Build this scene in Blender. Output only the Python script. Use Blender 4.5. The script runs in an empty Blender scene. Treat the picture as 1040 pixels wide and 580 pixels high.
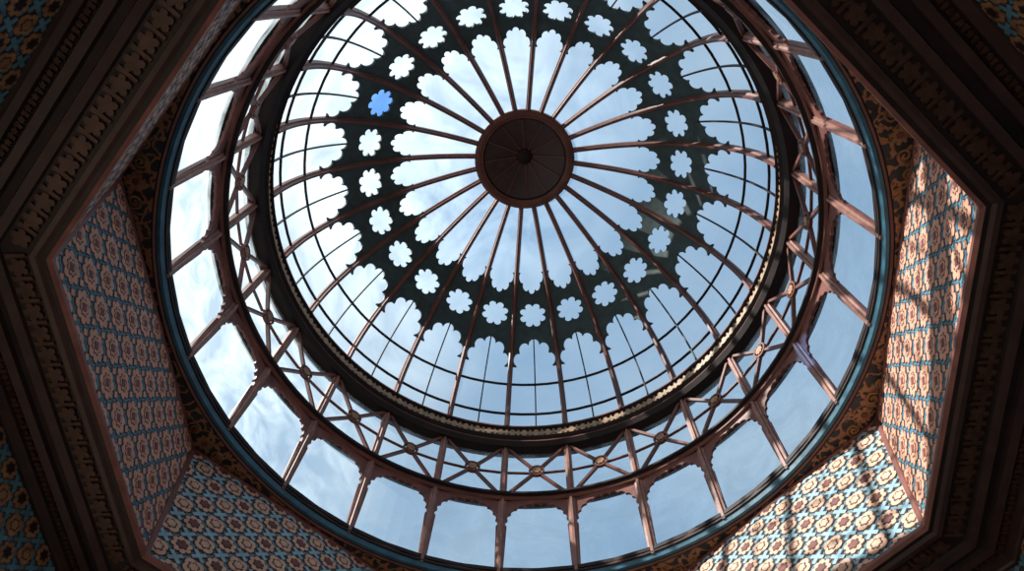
import bpy, math, random
import numpy as np
from mathutils import Vector, Matrix
from mathutils.geometry import delaunay_2d_cdt
random.seed(4)
pi=math.pi; rad=math.radians
# camera / building dimensions (metres), solved from the photograph
p=[747.95037,0.06683,0.38358,-0.12862,0.24941,-2.42913,8.31871,2.966,3.02628,0.72782,1.32695,6.30283,5.71699,2.96574,2.96126,5.46058,2.65956,4.03116]
f,roll,tt,yaw,cx,cy,zb,Rb,H,pr,pb,zw,zt,Rt,Ru,zu,Rl,zl=p
def Rmat(p):
    c,s=math.cos(p[1]),math.sin(p[1]); A=np.array([[c,-s,0],[s,c,0],[0,0,1]])
    c,s=math.cos(p[2]),math.sin(p[2]); B=np.array([[1,0,0],[0,c,-s],[0,s,c]])
    c,s=math.cos(p[3]),math.sin(p[3]); C=np.array([[c,-s,0],[s,c,0],[0,0,1]])
    return A@B@C
def proj(p,P):
    q=(np.atleast_2d(P)-np.array([p[4],p[5],0]))@Rmat(p).T
    return np.stack([520+p[0]*q[:,0]/q[:,2],290+p[0]*q[:,1]/q[:,2]],1)
EYE=1.6
RR=Rmat(p)
Ru,zu=3.09,zt-.06
Rl,zl=2.725,4.07
zb+=EYE; zw+=EYE; zt+=EYE; zu+=EYE; zl+=EYE
# ------------------------------------------------------------------ helpers
class MB:
    def __init__(s): s.v=[];s.f=[];s.m=[]
    def add(s,v,f,m=0):
        o=len(s.v); s.v+= [tuple(a) for a in v]
        for i,q in enumerate(f):
            s.f.append(tuple(o+j for j in q)); s.m.append(m[i] if isinstance(m,(list,tuple)) else m)
    def rot(s,o,deg):
        c,sn=math.cos(rad(deg)),math.sin(rad(deg))
        s.add([(c*x-sn*y,sn*x+c*y,z) for x,y,z in o.v],o.f,list(o.m))
    def obj(s,name,mats,parent=None,smooth=False):
        me=bpy.data.meshes.new(name); me.from_pydata(s.v,[],s.f)
        for m in mats: me.materials.append(m)
        me.polygons.foreach_set('material_index',s.m)
        if smooth: me.polygons.foreach_set('use_smooth',[True]*len(me.polygons))
        me.update(); o=bpy.data.objects.new(name,me); bpy.context.collection.objects.link(o)
        if parent: o.parent=parent
        return o
def empty(name):
    o=bpy.data.objects.new(name,None); bpy.context.collection.objects.link(o); return o
def lathe(mb,prof,n,phase=0,mats=0,inr=False,closed=False):
    k=1/math.cos(pi/n) if inr else 1
    v=[];f=[];m=[]
    for i in range(n):
        a=rad(phase)+2*pi*i/n
        for r,z in prof: v.append((r*k*math.cos(a),r*k*math.sin(a),z))
    P=len(prof); rng=P if closed else P-1
    for i in range(n):
        j=(i+1)%n
        for q in range(rng):
            q2=(q+1)%P
            f.append((i*P+q,j*P+q,j*P+q2,i*P+q2)); m.append(mats[q] if isinstance(mats,(list,tuple)) else mats)
    mb.add(v,f,m)
def sweep(mb,pts,ups,sec,m=0,closed=False,caps=True):
    pts=[Vector(q) for q in pts]; n=len(pts); v=[];f=[]
    for i in range(n):
        if closed: t=(pts[(i+1)%n]-pts[i-1])
        else: t=(pts[min(i+1,n-1)]-pts[max(i-1,0)])
        t.normalize(); u=Vector(ups[i] if isinstance(ups,list) else ups); s=t.cross(u); s.normalize(); u=s.cross(t)
        for a,b in sec: v.append(pts[i]+s*a+u*b)
    S=len(sec)
    for i in range(n if closed else n-1):
        j=(i+1)%n
        for q in range(S): f.append((i*S+q,i*S+(q+1)%S,j*S+(q+1)%S,j*S+q))
    if caps and not closed: f+= [tuple(range(S)),tuple(range((n-1)*S,n*S))]
    mb.add(v,f,m)
def rect(w,h): return [(-w/2,-h/2),(w/2,-h/2),(w/2,h/2),(-w/2,h/2)]
def pip(poly,x,y):
    c=False; j=len(poly)-1
    for i in range(len(poly)):
        xi,yi=poly[i]; xj,yj=poly[j]
        if (yi>y)!=(yj>y) and x<(xj-xi)*(y-yi)/(yj-yi)+xi: c=not c
        j=i
    return c
def pierced(mb,outline,holes,fmap,thick,m=0,grid=0.12):
    pts=list(outline); ed=[(i,(i+1)%len(outline)) for i in range(len(outline))]
    for h in holes:
        o=len(pts); pts+=h; ed+=[(o+i,o+(i+1)%len(h)) for i in range(len(h))]
    xs=[q[0] for q in outline]; ys=[q[1] for q in outline]
    x=min(xs)+grid/2
    while x<max(xs):
        y=min(ys)+grid/2
        while y<max(ys):
            if pip(outline,x,y) and not any(pip(h,x,y) for h in holes): pts.append((x,y))
            y+=grid
        x+=grid
    res=delaunay_2d_cdt([Vector(q) for q in pts],ed,[],0,1e-6)
    V=res[0]; T=[]
    for t in res[2]:
        cx_=sum(V[i].x for i in t)/3; cy_=sum(V[i].y for i in t)/3
        if pip(outline,cx_,cy_) and not any(pip(h,cx_,cy_) for h in holes): T.append(tuple(t))
    n=len(V); v=[fmap(a.x,a.y,0) for a in V]+[fmap(a.x,a.y,thick) for a in V]
    cnt={}
    for t in T:
        for i in range(3):
            e=(t[i],t[(i+1)%3]); k=tuple(sorted(e)); cnt.setdefault(k,[]).append(e)
    F=list(T)+[tuple(n+i for i in reversed(t)) for t in T]
    for k,e in cnt.items():
        if len(e)==1: a,b=e[0]; F.append((a,b,n+b,n+a))
    mb.add(v,F,m)
def lobed(r0,depth,n,ph=0,seg=8,pw=.7,sx=1,sy=1):
    N=n*seg; out=[]
    for i in range(N):
        a=2*pi*i/N; r=r0*(1-depth+depth*abs(math.sin(n*a/2))**pw)
        out.append((sx*r*math.cos(a+ph),sy*r*math.sin(a+ph)))
    return out
def archcurve(w,h,nl,depth=.14,ex=2.0,seg=7):
    out=[]; N=nl*seg
    for i in range(N+1):
        a=pi*i/N; k=(abs(math.cos(a))**ex+abs(math.sin(a))**ex)**(-1/ex)
        r=k*(1-depth+depth*abs(math.sin(nl*a))**.6)
        out.append((w*r*math.cos(a),h*r*math.sin(a)))
    return out
def plate(mb,poly,fm,h0,h1,m=0):
    n=len(poly); v=[fm(x,y,h1) for x,y in poly]+[fm(x,y,h0) for x,y in poly]
    mb.add(v,[tuple(range(n))]+[(i,(i+1)%n,n+(i+1)%n,n+i) for i in range(n)],m)
# ------------------------------------------------------------------ materials
def mat(name,col,rough=.5,metal=0,var=.25,scale=6,bump=.1,vor=None,det=6,spec=.5):
    m=bpy.data.materials.new(name); m.use_nodes=True; nt=m.node_tree; N=nt.nodes; L=nt.links
    b=N['Principled BSDF']; b.inputs['Roughness'].default_value=rough; b.inputs['Metallic'].default_value=metal
    b.inputs['Specular IOR Level'].default_value=spec
    tc=N.new('ShaderNodeTexCoord'); no=N.new('ShaderNodeTexNoise'); no.inputs['Scale'].default_value=scale; no.inputs['Detail'].default_value=det
    L.new(tc.outputs['Object'],no.inputs['Vector'])
    r=N.new('ShaderNodeValToRGB'); c=Vector(col)
    lo=tuple(c*(1-var)); hi=tuple(Vector([min(1,q) for q in c*(1+var)]))
    r.color_ramp.elements[0].position=.3; r.color_ramp.elements[1].position=.72
    r.color_ramp.elements[0].color=(*lo,1); r.color_ramp.elements[1].color=(*hi,1)
    L.new(no.outputs['Fac'],r.inputs['Fac']); out=r.outputs['Color']; hgt=no.outputs['Fac']
    if vor:
        vo=N.new('ShaderNodeTexVoronoi'); vo.feature='DISTANCE_TO_EDGE'; vo.inputs['Scale'].default_value=vor[0]
        mx=N.new('ShaderNodeMix'); mx.data_type='VECTOR'; mx.inputs['Factor'].default_value=vor[3]
        L.new(tc.outputs['Object'],mx.inputs[4]); L.new(no.outputs['Color'],mx.inputs[5]); L.new(mx.outputs[1],vo.inputs['Vector'])
        rr=N.new('ShaderNodeValToRGB'); rr.color_ramp.elements[0].position=vor[1]; rr.color_ramp.elements[1].position=vor[1]+.05
        rr.color_ramp.elements[0].color=(1,1,1,1); rr.color_ramp.elements[1].color=(0,0,0,1)
        L.new(vo.outputs['Distance'],rr.inputs['Fac'])
        m2=N.new('ShaderNodeMix'); m2.data_type='RGBA'; L.new(rr.outputs['Color'],m2.inputs['Factor']); L.new(out,m2.inputs[6]); m2.inputs[7].default_value=(*vor[2],1)
        out=m2.outputs[2]; hgt=rr.outputs['Color']
    L.new(out,b.inputs['Base Color'])
    if bump:
        bp=N.new('ShaderNodeBump'); bp.inputs['Strength'].default_value=bump; bp.inputs['Distance'].default_value=.02
        L.new(hgt,bp.inputs['Height']); L.new(bp.outputs['Normal'],b.inputs['Normal'])
    return m
def glassmat(name,tint,haze,scale=1.2):
    m=bpy.data.materials.new(name); m.use_nodes=True; nt=m.node_tree; N=nt.nodes; L=nt.links
    N.remove(N['Principled BSDF']); o=N['Material Output']
    tr=N.new('ShaderNodeBsdfTransparent'); tr.inputs['Color'].default_value=(*tint,1)
    tl=N.new('ShaderNodeBsdfTranslucent'); tl.inputs['Color'].default_value=(.74,.86,.94,1)
    tc=N.new('ShaderNodeTexCoord'); no=N.new('ShaderNodeTexNoise'); no.inputs['Scale'].default_value=scale; no.inputs['Detail'].default_value=8; no.inputs['Distortion'].default_value=1.5; no.inputs['Roughness'].default_value=.6
    L.new(tc.outputs['Object'],no.inputs['Vector'])
    mr=N.new('ShaderNodeMapRange'); mr.inputs['From Min'].default_value=.36; mr.inputs['From Max'].default_value=.68; mr.inputs['To Min'].default_value=haze[0]; mr.inputs['To Max'].default_value=haze[1]
    L.new(no.outputs['Fac'],mr.inputs['Value'])
    mx=N.new('ShaderNodeMixShader'); L.new(mr.outputs['Result'],mx.inputs['Fac']); L.new(tr.outputs[0],mx.inputs[1]); L.new(tl.outputs[0],mx.inputs[2])
    L.new(mx.outputs[0],o.inputs['Surface']); return m
wood=mat('rib_wood',(.125,.042,.03),.5,0,.3,5,.1,spec=.35)
wood_dk=mat('dark_wood',(.014,.007,.0065),.6,0,.4,5,.1,spec=.25)
wood_red=mat('red_wood',(.15,.052,.04),.5,0,.3,7,.1,spec=.35)
wood_br=mat('cornice_wood',(.03,.0125,.010),.5,0,.35,7,.1,spec=.3)
postm=mat('post_wood',(.23,.11,.085),.5,0,.3,9,.1,spec=.35)
sheet=mat('verdigris_sheet',(.022,.046,.048),.6,0,.4,8,.05)
gold=mat('bronze_gilt',(.30,.19,.11),.5,0,.35,20,.15)
gold_dk=mat('tarnished_gilt',(.045,.02,.012),.5,.2,.45,14,.15,spec=.3)
gold_md=mat('brown_gilt',(.26,.13,.06),.5,.1,.45,14,.15)
tealm=mat('teal_paint',(.025,.10,.15),.4,0,.35,8,.1)
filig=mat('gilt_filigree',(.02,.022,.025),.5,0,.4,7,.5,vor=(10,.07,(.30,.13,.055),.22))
boss_m=mat('boss_wood',(.04,.014,.012),.5,0,.3,6,.1)
salmon=mat('salmon_plaster',(.53,.26,.17),.7,0,.16,12,.2)
beige=mat('beige_plaster',(.54,.32,.22),.7,0,.16,12,.2)
pteal=mat('teal_plaster',(.06,.18,.25),.7,0,.3,14,.2)
pteal2=mat('slate_ground_plaster',(.09,.17,.21),.7,0,.3,14,.2)
pblue=mat('slate_blue_plaster',(.22,.37,.44),.7,0,.25,14,.2)
pdark=mat('umber_outline',(.04,.018,.016),.7,0,.3,14,.1)
pred=mat('oxide_red',(.14,.035,.03),.7,0,.3,14,.1)
blue_deep=mat('deep_blue_plaster',(.05,.15,.22),.6,0,.35,9,.2)
glass=glassmat('clear_glass',(.90,.94,.97),(.07,.27),.8)
wglass=glassmat('window_glass',(.84,.91,.95),(.06,.38),1.8)
bglass=glassmat('blue_glass',(.16,.36,.80),(.0,.02))
stone=mat('stone_floor',(.5,.42,.35),.6,0,.2,3,.1)
# ------------------------------------------------------------------ dome
def prof(ph): return Rb*math.cos(ph), zb+H*math.sin(ph)
def nrm(ph):
    n=Vector((H*math.cos(ph),0,Rb*math.sin(ph))); n.normalize(); return n
NS=400
phs=[pb*i/NS for i in range(NS+1)]; arc=[0]
for i in range(NS):
    a=prof(phs[i]); b=prof(phs[i+1]); arc.append(arc[-1]+math.hypot(a[0]-b[0],a[1]-b[1]))
def ph_of_s(s): return float(np.interp(s,arc,phs))
def s_of_ph(q): return float(np.interp(q,phs,arc))
def s_px(px):
    lo,hi=0,pb
    for _ in range(40):
        mid=(lo+hi)/2; r,z=prof(mid)
        kk=np.linalg.norm(proj(p,[[r,0,z-EYE]])-proj(p,[[-r,0,z-EYE]]))/2
        if kk>px: lo=mid
        else: hi=mid
    return s_of_ph(lo)
def dmap(x,s,h):
    q=ph_of_s(s); r,z=prof(q); n=nrm(q); r2=r+n.x*h; al=x/r
    return (r2*math.cos(al),r2*math.sin(al),z+n.z*h)
dome=empty('glass_dome')
rib=MB(); N=36
pts=[];ups=[]
for i in range(N+1):
    q=pb*i/N; r,z=prof(q); n=nrm(q); pts.append((r,0,z)); ups.append(tuple(n))
sec=[(-.036,.05),(-.036,-.01),(-.018,-.03),(-.014,-.06),(.014,-.06),(.018,-.03),(.036,-.01),(.036,.05)]
sweep(rib,pts,ups,sec)
ribs=MB()
for k in range(24): ribs.rot(rib,7.5+15*k)
ribs.obj('ribs',[wood],dome)
sA=s_px(206); sA2=s_px(180); sB2=s_px(137); sB=s_px(116); sR=s_of_ph(pr)
half=lambda s: prof(ph_of_s(s))[0]*rad(7.5)
seg=MB()
lo=archcurve(half(sA)-.035,(sA2-sA),5,.17,2.0); lo=[(x,sA+y) for x,y in lo]
up=archcurve(half(sB)-.03,(sB-sB2),5,.17,2.0); up=[(x,sB-y) for x,y in up]
right=[(half(sA+(sB-sA)*i/8),sA+(sB-sA)*i/8) for i in range(9)]
left=[(-a,b) for a,b in reversed(right)]
outline=right+up+left+list(reversed(lo))
rr0=.205
flower=[(x,sR+y) for x,y in lobed(rr0,.28,8,pi/2,7,.6)]
pierced(seg,outline,[flower],dmap,.03,0,.12)
band=MB()
for k in range(24): band.rot(seg,15*k)
band.obj('pierced_band',[sheet],dome)
gb=MB()
seg=MB()
nb=14
P=[dmap(0,sA2*i/nb,0) for i in range(nb+1)]; U=[tuple(nrm(ph_of_s(sA2*i/nb))) for i in range(nb+1)]
sweep(seg,P,U,rect(.017,.03))
for k in range(24): gb.rot(seg,15*k)
for sx_ in (s_px(246),s_px(222)):
    q=ph_of_s(sx_); r,z=prof(q); lathe(gb,[(r-.01,z-.01),(r+.02,z-.01),(r+.02,z+.01),(r-.01,z+.01)],96,0,0,closed=True)
gb.obj('glazing_bars',[wood_dk],dome)
g=MB(); prof_g=[]
for i in range(31):
    q=pb*i/30; r,z=prof(q); n=nrm(q); prof_g.append((r+n.x*.045,z+n.z*.045))
lathe(g,prof_g,96); g.obj('glass_panes',[glass],dome,True)
bp=MB(); bpv=[dmap(x,s,.035) for x,s in [(x,sR+y) for x,y in lobed(rr0*1.02,.28,8,pi/2,7,.6)]]
nn_=len(bpv); c0=MB(); c0.add(bpv+[dmap(0,sR,.035)],[(i,(i+1)%nn_,nn_) for i in range(nn_)])
bp.rot(c0,90-15*16); bp.obj('blue_rosette_pane',[bglass],dome)
rB,zB=prof(pb)
bs=MB()
lathe(bs,[(rB+.05,zB+.06),(rB+.05,zB-.05),(rB+.01,zB-.07),(rB-.03,zB-.07),(rB-.05,zB-.05),(rB-.08,zB-.04),(rB-.10,zB+.0),(rB*.6,zB+.12),(rB*.35,zB+.2),(.12,zB+.24),(.11,zB+.2),(.05,zB+.17),(.0,zB+.165)],48,0,[2,2,2,2,2,1,0,0,0,1,1,1])
for k in range(12):
    a=rad(30*k); sweep(bs,[(q*math.cos(a),q*math.sin(a),zB+h) for q,h in((rB-.10,-.005),(rB*.6,.112),(rB*.35,.19),(.12,.23))],(0,0,1),rect(.022,.03),2)
bs.obj('crown_boss',[boss_m,wood_dk,wood],dome)
# dome base cornice
Rd=3.0
zlt=zb-.42
co=MB()
lathe(co,[(Rb+.1,zb+.03),(Rb-.04,zb+.03),(Rb-.05,zb-.01),(Rb-.01,zb-.03),(Rb-.01,zb-.2),(Rb-.06,zb-.22),(Rb-.08,zb-.26),(Rb-.04,zb-.29),(Rd-.08,zb-.31),(Rd-.1,zb-.36),(Rd-.06,zlt),(Rd+.12,zlt)],120,0,[1,1,0,0,1,0,0,0,1,0,0])
orn=MB()
def cmap(x,z,h):
    r=Rb-.01-h; return (r*math.cos(x/Rb),r*math.sin(x/Rb),z)
st=2*pi*Rb/24/5
for j in range(5):
    x=(j-2)*st
    plate(orn,[(x+a,zb-.115+b) for a,b in lobed(.072,.45,4,pi/4,5,.8)],cmap,0,.018,2)
    plate(orn,[(x+st/2+a,zb-.115+b) for a,b in [(-.01,-.075),(.01,-.075),(.022,0),(.01,.075),(-.01,.075),(-.022,0)]],cmap,0,.015,2)
for k in range(24): co.rot(orn,15*k)
co.obj('dome_cornice',[wood_dk,wood,gold],dome)
# ------------------------------------------------------------------ drum: lattice + windows
z0=zt+.02
zr=zw+.62
dm=lambda x,z,h:((Rd+h)*math.cos(x/Rd),(Rd+h)*math.sin(x/Rd),z)
hw=Rd*rad(7.5)
lat=MB(); seg=MB()
zA=zr+.07; zC=zlt; zm=(zA+zC)/2; wi=hw-.04
for s1 in(-1,1):
    sweep(seg,[dm(-wi,zm-s1*(zC-zA)/2,0),dm(0,zm,0),dm(wi,zm+s1*(zC-zA)/2,0)],(1,0,0),rect(.032,.04),0)
ring=[dm(.085*math.cos(2*pi*i/24),zm+.085*math.sin(2*pi*i/24),-.01) for i in range(24)]
sweep(seg,ring,(1,0,0),rect(.022,.04),0,closed=True)
plate(seg,[(a,zm+b) for a,b in lobed(.06,.35,8,0,5)],dm,-.005,-.035,1)
sweep(seg,[dm(-wi,zm,.02),dm(-.085,zm,.02)],(1,0,0),rect(.016,.03),0)
sweep(seg,[dm(.085,zm,.02),dm(wi,zm,.02)],(1,0,0),rect(.016,.03),0)
post=MB()
psec=[(-.042,.05),(-.042,-.01),(-.02,-.015),(-.014,-.035),(.014,-.035),(.02,-.015),(.042,-.01),(.042,.05)]
sweep(post,[(Rd,0,zA-.05),(Rd,0,zC+.02)],(1,0,0),psec,2)
for k in range(24): lat.rot(seg,15*k); lat.rot(post,7.5+15*k)
gl=MB(); lathe(gl,[(Rd+.06,zA-.05),(Rd+.06,zC)],96,0,3)
lat.rot(gl,0)
lat.obj('lattice_band',[wood,gold_md,postm,wglass])
rg=MB()
lathe(rg,[(Rd+.12,zr+.07),(Rd-.05,zr+.07),(Rd-.08,zr+.05),(Rd-.08,zr+.02),(Rd-.04,zr+.01),(Rd-.04,zr-.03),(Rd-.02,zr-.04),(Rd+.1,zr-.04)],120,0,[1,1,0,0,1,1,0])
rg.obj('trim_1',[wood_dk,wood])
wz1=zr-.04
seg=MB()
aw=hw-.04; spring=wz1-.42
arch=[(x,spring+y) for x,y in archcurve(aw,.40,11,.055,2.3,5)]
opening=[(-aw*.99,z0+.09),(aw*.99,z0+.09)]+arch
outline=[(-hw+.025,z0),(hw-.025,z0),(hw-.025,wz1),(-hw+.025,wz1)]
pierced(seg,outline,[opening],dm,.03,0,.2)
sweep(seg,[dm(-hw,z0+.06,-.005),dm(0,z0+.06,-.005),dm(hw,z0+.06,-.005)],(1,0,0),rect(.045,.04),1)
psw=MB(); sweep(psw,[(Rd,0,z0-.02),(Rd,0,wz1+.01)],(1,0,0),psec,2)
seg.rot(psw,7.5)
seg.add([dm(hw*(-1+i/3),z,.06) for z in(z0,wz1) for i in range(7)],[(i,i+1,8+i,7+i) for i in range(6)],3)
for k in range(24):
    w=MB(); w.rot(seg,15*k); w.obj('window_%d'%(k+1),[wood_red,wood_dk,postm,wglass])
# teal ring + mouldings to octagon soffit
rt=MB()
lathe(rt,[(Rd+.12,z0+.03),(Rd-.02,z0+.03),(Rd-.035,z0+.01),(Rd-.035,z0-.01),(Rd-.02,z0-.015),(Rd-.005,z0-.06),(Rd+.02,z0-.065),(Rd+.03,z0-.07),(Rd+.045,z0-.085),(Rd+.06,zu)],120,0,[1,1,0,0,2,2,0,1,0])
rt.obj('trim_2',[wood_dk,wood,tealm])
# soffit with circular opening
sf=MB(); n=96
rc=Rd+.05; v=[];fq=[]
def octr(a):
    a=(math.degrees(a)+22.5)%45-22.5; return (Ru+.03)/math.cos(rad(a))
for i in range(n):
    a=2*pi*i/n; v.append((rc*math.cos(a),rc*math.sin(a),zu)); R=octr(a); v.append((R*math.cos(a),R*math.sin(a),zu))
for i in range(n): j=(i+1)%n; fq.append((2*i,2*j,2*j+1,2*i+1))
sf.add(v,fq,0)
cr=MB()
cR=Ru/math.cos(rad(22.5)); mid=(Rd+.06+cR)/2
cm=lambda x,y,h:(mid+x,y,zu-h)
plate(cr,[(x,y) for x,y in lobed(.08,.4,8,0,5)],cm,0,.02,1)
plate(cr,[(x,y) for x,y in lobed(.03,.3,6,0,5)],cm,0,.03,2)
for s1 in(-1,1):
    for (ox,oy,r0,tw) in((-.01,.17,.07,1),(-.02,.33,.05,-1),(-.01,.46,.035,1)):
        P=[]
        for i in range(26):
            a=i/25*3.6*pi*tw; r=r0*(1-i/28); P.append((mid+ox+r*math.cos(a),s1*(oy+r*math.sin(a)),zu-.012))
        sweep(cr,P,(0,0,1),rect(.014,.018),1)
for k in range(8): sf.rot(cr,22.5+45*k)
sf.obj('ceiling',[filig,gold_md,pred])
# ------------------------------------------------------------------ walls with relief pattern
def clip(poly,cl):
    out=poly
    for i in range(len(cl)):
        a=cl[i]; b=cl[(i+1)%len(cl)]; inp=out; out=[]
        if not inp: return []
        ins=lambda q:(b[0]-a[0])*(q[1]-a[1])-(b[1]-a[1])*(q[0]-a[0])>=0
        for j in range(len(inp)):
            P=inp[j]; Q=inp[(j+1)%len(inp)]; ip,iq=ins(P),ins(Q)
            if ip!=iq:
                d1=(b[0]-a[0])*(P[1]-a[1])-(b[1]-a[1])*(P[0]-a[0]); d2=(b[0]-a[0])*(Q[1]-a[1])-(b[1]-a[1])*(Q[0]-a[0]); t=d1/(d1-d2)
                X=(P[0]+(Q[0]-P[0])*t,P[1]+(Q[1]-P[1])*t)
            if ip: out.append(P)
            if ip!=iq: out.append(X)
    return out
def relief(mb,W0,W1,D,fm,kind,pt):
    cl=[(-W1/2,D),(-W0/2,0),(W0/2,0),(W1/2,D)]
    ar=sum(cl[i][0]*cl[(i+1)%4][1]-cl[(i+1)%4][0]*cl[i][1] for i in range(4))
    if ar<0: cl=cl[::-1]
    def pl(poly,h0,h1,m):
        q=clip(poly,cl)
        if len(q)>2: plate(mb,q,fm,h0*.45,h1*.45,m)
    plate(mb,cl,fm,-.03,0,3 if kind=='A' else 0)
    nx=int(max(W0,W1)/pt)+2; ny=int(D/pt)+2
    if kind=='A':
        py=pt*.9
        for i in range(-nx,nx+1):
            for j in range(-1,int(D/py)+2):
                x=i*pt+(pt/2 if j%2 else 0); y=j*py+.1
                if abs(x)>max(W0,W1)/2+pt: continue
                sh=lambda L:[(x+a,y+b) for a,b in L]
                pl(sh(lobed(.545*pt,.15,8,pi/8,5)),0,.008,0)
                pl(sh(lobed(.465*pt,.2,8,pi/8,5)),.008,.012,3)
                pl(sh(lobed(.425*pt,.24,8,pi/8,5)),.012,.024,1)
                pl(sh(lobed(.25*pt,.3,8,0,4)),.024,.027,3)
                pl(sh(lobed(.205*pt,.3,8,0,4)),.027,.03,1)
                pl(sh(lobed(.13*pt,.35,4,pi/4,6)),.03,.036,4)
                for (gx,gy) in((pt/2,py*.33),(pt/2,-py*.33)):
                    pl([(x+gx+a*1.35,y+gy+b*1.35) for a,b in [(-.1*pt,0),(0,-.13*pt),(.1*pt,0),(0,.13*pt)]],0,.015,3)
                    pl([(x+gx+a,y+gy+b) for a,b in [(-.1*pt,0),(0,-.13*pt),(.1*pt,0),(0,.13*pt)]],0,.02,1)
    else:
        for i in range(-nx,nx+1):
            for j in range(-1,ny+1):
                for (ox,oy,big) in((0,0,1),(pt/2,pt/2,0)):
                    x=i*pt+ox; y=j*pt+oy+.05
                    if abs(x)>max(W0,W1)/2+pt: continue
                    sh=lambda L:[(x+a,y+b) for a,b in L]
                    pl(sh(lobed(.33*pt,.2,8,0,5)),0,.012,3)
                    pl(sh(lobed(.295*pt,.26,8 if big else 4,0,5 if big else 8)),.012,.026,1)
                    pl(sh(lobed(.18*pt,.3,6,0,5)),.026,.029,3)
                    pl(sh(lobed(.13*pt,.3,6,0,5)),.029,.034,4 if big else 1)
                x=i*pt; y=j*pt+.05; w=.055*pt; wo=.09*pt
                for (dx,dy) in((pt/2,0),(0,pt/2)):
                    cx1,cy1=x+dx,y+dy
                    for ww,h,m in((wo,.014,3),(w,.022,2)):
                        for s1 in(-1,1):
                            l=.22*pt
                            d=(l*.7071,s1*l*.7071); nn=(-d[1]/l*ww,d[0]/l*ww)
                            pl([(cx1-d[0]-nn[0],cy1-d[1]-nn[1]),(cx1+d[0]-nn[0],cy1+d[1]-nn[1]),(cx1+d[0]+nn[0],cy1+d[1]+nn[1]),(cx1-d[0]+nn[0],cy1-d[1]+nn[1])],0,h+.001*s1,m)
def wallmap(ang,Ra,za,Rb_,zb_):
    a=rad(ang); o=Vector((math.cos(a),math.sin(a),0)); t=Vector((-math.sin(a),math.cos(a),0))
    P0=o*Ra+Vector((0,0,za)); P1=o*Rb_+Vector((0,0,zb_)); d=(P1-P0); D=d.length; d.normalize(); n=d.cross(t)
    if abs(n.z)>.8:
        if n.z>0: n=-n
    elif n.dot(o)>0: n=-n
    return (lambda x,y,h: tuple(P0+t*x+d*y+n*h)),D
t22=math.tan(rad(22.5))
sides=['east','southeast','south','southwest','west','northwest','north','northeast']
matsA=[pteal,salmon,pblue,pdark,pred]; matsB=[pteal2,beige,pblue,pdark,pred]; matsC=[blue_deep,gold_md,pteal,pdark,wood_dk]
for k in range(8):
    w=MB(); fm,D=wallmap(45*k,Ru,zu,Rl,zl)
    relief(w,2*Ru*t22,2*Rl*t22,D,fm,'A' if k%2==0 else 'B',.28 if k%2==0 else .31)
    w.obj('wall_'+sides[k],matsA if k%2==0 else matsB)
fr=MB()
for k in range(8):
    a=rad(22.5+45*k); o=Vector((math.cos(a),math.sin(a),0)); kk=1/math.cos(rad(22.5))
    sweep(fr,[tuple(o*(Ru*kk)+Vector((0,0,zu))),tuple(o*(Rl*kk)+Vector((0,0,zl)))],tuple(o),[(-.04,.03),(-.04,-.01),(-.02,-.03),(.02,-.03),(.04,-.01),(.04,.03)],1)
lathe(fr,[(Ru+.02,zu+.01),(Ru-.02,zu-.0),(Ru-.03,zu-.03),(Ru-.02,zu-.05),(Ru+.02,zu-.06)],8,22.5,1,inr=True)
fr.obj('trim_3',[wood_dk,wood_red])
# wide cornice below the walls
cn=MB()
pf=[(0,.05,2),(-.018,.04,2),(-.022,.01,2),(0,-.01,0),(.03,-.01,1),(.05,-.03,1),(.08,-.035,0),(.09,-.01,0),(.25,-.01,0),(.26,-.03,1),(.31,-.05,1),(.33,-.01,0),(.38,-.01,0),(.39,-.04,1),(.44,-.055,1),(.46,-.02,0),(.51,-.02,0),(.52,-.05,1),(.56,-.065,1),(.57,-.08,0),(.59,-.09,0)]
lathe(cn,[(Rl+a,zl+b) for a,b,_ in pf],8,22.5,[(3 if q[2]==2 else q[2]) for q in pf[:-1]],inr=True)
def leafrow(mb,Ra,za,Rc,zc,stp,m,sz):
    for k in range(8):
        fm,D=wallmap(45*k,Ra,za,Rc,zc); L=2*Ra*t22; n=int(L/stp)
        for i in range(n):
            x=(i+.5-n/2)*L/n
            plate(mb,[(x+a,D/2+b) for a,b in lobed(sz,.4,5,-pi/2,5)],fm,0,.02,m)
            plate(mb,[(x+L/n/2+a,D/2+b) for a,b in [(-.01,-sz),(.01,-sz),(.016,sz),(-.016,sz)]],fm,0,.015,m)
leafrow(cn,Rl+.09,zl-.01,Rl+.25,zl-.01,.14,2,.062)
leafrow(cn,Rl+.46,zl-.02,Rl+.51,zl-.02,.08,2,.022)
cn.obj('trim_4',[wood_dk,wood_br,gold_dk,wood_red])
Ra,za=Rl+.59,zl-.09; Rc,zc=Rl+.65,zl-.85
fz=MB()
for k in range(8):
    fm,D=wallmap(45*k,Ra,za,Rc,zc); relief(fz,2*Ra*t22,2*Rc*t22,D,fm,'B',.24)
fz.obj('frieze_blue_arabesque',matsC)
c2=MB()
q=[(Rc+.01,zc+.05),(Rc-.03,zc+.03),(Rc-.03,zc-.02),(Rc+.04,zc-.05),(Rc+.05,zc-.11),(Rc+.16,zc-.16),(Rc+.16,zc-.2),(Rc+.3,zc-.28),(Rc+.32,zc-.36),(Rc+.5,zc-.4),(Rc+.52,zc-.55),(9.0,zc-.55),(9.0,zc-.2)]
lathe(c2,q,8,22.5,[1,1,0,1,0,1,0,1,0,1,0,0],inr=True)
c2.obj('trim_5',[wood_dk,wood_br,gold_dk])
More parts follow.
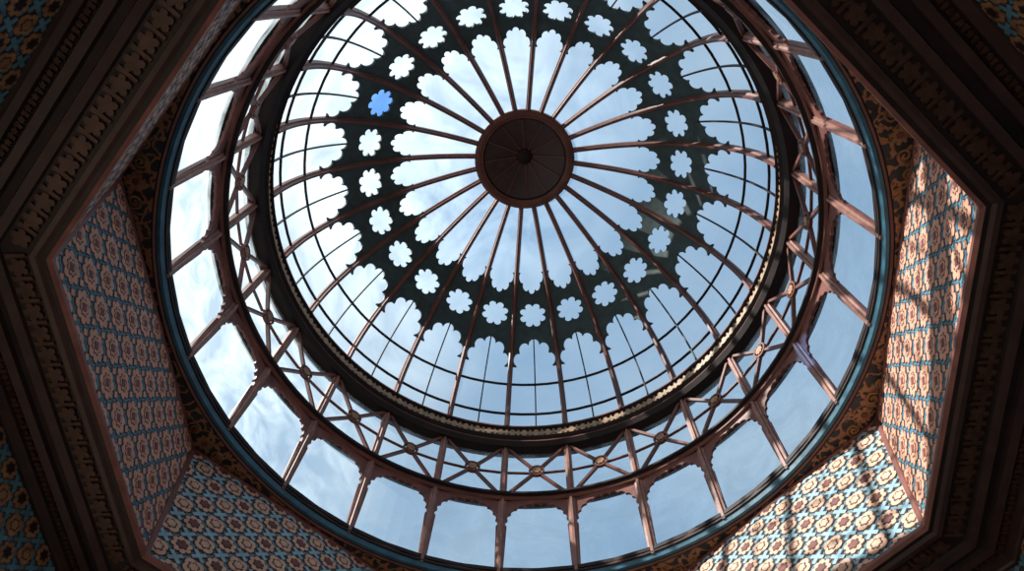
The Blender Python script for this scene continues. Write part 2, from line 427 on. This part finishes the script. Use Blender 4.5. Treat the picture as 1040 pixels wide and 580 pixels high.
# floor + columns of the open pavilion
fl=MB(); lathe(fl,[(0,0),(9.5,0),(9.5,-.3),(0,-.3)],8,22.5,0,inr=True); fl.obj('floor',[stone])
zt2=zc-.55
for k in range(8):
    cmb=MB(); tmp=MB(); n=20
    pfc=[(0,0),(.3,0),(.3,.15),(.24,.2),(.2,.3),(.15,.36),(.14,zt2-.7),(.19,zt2-.66),(.16,zt2-.6),(.3,zt2-.15),(.34,zt2-.13),(.34,zt2),(0,zt2)]
    lathe(tmp,pfc,n)
    tmp.v=[(x+6.8,y,z) for x,y,z in tmp.v]; cmb.rot(tmp,22.5+45*k)
    cmb.obj('column' if k==0 else 'column.%03d'%k,[wood_red])
# ------------------------------------------------------------------ light
sd=Vector((.86,.40,-.68)).normalized()
sl=bpy.data.lights.new('sun','SUN'); sl.energy=12; sl.angle=rad(.6); sl.color=(1,.95,.87)
so=bpy.data.objects.new('sun',sl); bpy.context.collection.objects.link(so)
so.rotation_euler=sd.to_track_quat('-Z','Y').to_euler()
w=bpy.data.worlds.new('sky'); bpy.context.scene.world=w; w.use_nodes=True; nt=w.node_tree; N=nt.nodes; L=nt.links
bg=N['Background']; tc=N.new('ShaderNodeTexCoord')
no=N.new('ShaderNodeTexNoise'); no.inputs['Scale'].default_value=2.2; no.inputs['Detail'].default_value=6; no.inputs['Distortion'].default_value=.6; L.new(tc.outputs['Generated'],no.inputs['Vector'])
rp=N.new('ShaderNodeValToRGB'); e=rp.color_ramp.elements; e[0].position=.33; e[0].color=(.22,.40,.63,1); e[1].position=.78; e[1].color=(.62,.76,.88,1); L.new(no.outputs['Fac'],rp.inputs['Fac'])
dt=N.new('ShaderNodeVectorMath'); dt.operation='DOT_PRODUCT'; L.new(tc.outputs['Generated'],dt.inputs[0]); dt.inputs[1].default_value=tuple(-sd)
mr=N.new('ShaderNodeMapRange'); mr.inputs['From Min'].default_value=.52; mr.inputs['From Max'].default_value=1.0; L.new(dt.outputs['Value'],mr.inputs['Value'])
m1=N.new('ShaderNodeMix'); m1.data_type='RGBA'; L.new(mr.outputs[0],m1.inputs['Factor']); L.new(rp.outputs[0],m1.inputs[6]); m1.inputs[7].default_value=(1.05,1.16,1.22,1)
sp=N.new('ShaderNodeSeparateXYZ'); L.new(tc.outputs['Generated'],sp.inputs[0])
mg=N.new('ShaderNodeMapRange'); mg.inputs['From Min'].default_value=-.05; mg.inputs['From Max'].default_value=.05; L.new(sp.outputs['Z'],mg.inputs['Value'])
m2=N.new('ShaderNodeMix'); m2.data_type='RGBA'; L.new(mg.outputs[0],m2.inputs['Factor']); m2.inputs[6].default_value=(.26,.24,.2,1); L.new(m1.outputs[2],m2.inputs[7])
L.new(m2.outputs[2],bg.inputs['Color']); bg.inputs['Strength'].default_value=1.0
# ------------------------------------------------------------------ camera
cam=bpy.data.cameras.new('camera'); co_=bpy.data.objects.new('camera',cam); bpy.context.collection.objects.link(co_)
cam.sensor_fit='HORIZONTAL'; cam.sensor_width=36; cam.lens=f/1040*36; cam.clip_end=500
r,d,fw=RR[0],RR[1],RR[2]
M=Matrix(((r[0],-d[0],-fw[0],cx),(r[1],-d[1],-fw[1],cy),(r[2],-d[2],-fw[2],EYE),(0,0,0,1)))
co_.matrix_world=M; bpy.context.scene.camera=co_
bpy.context.scene.view_settings.view_transform='Standard'
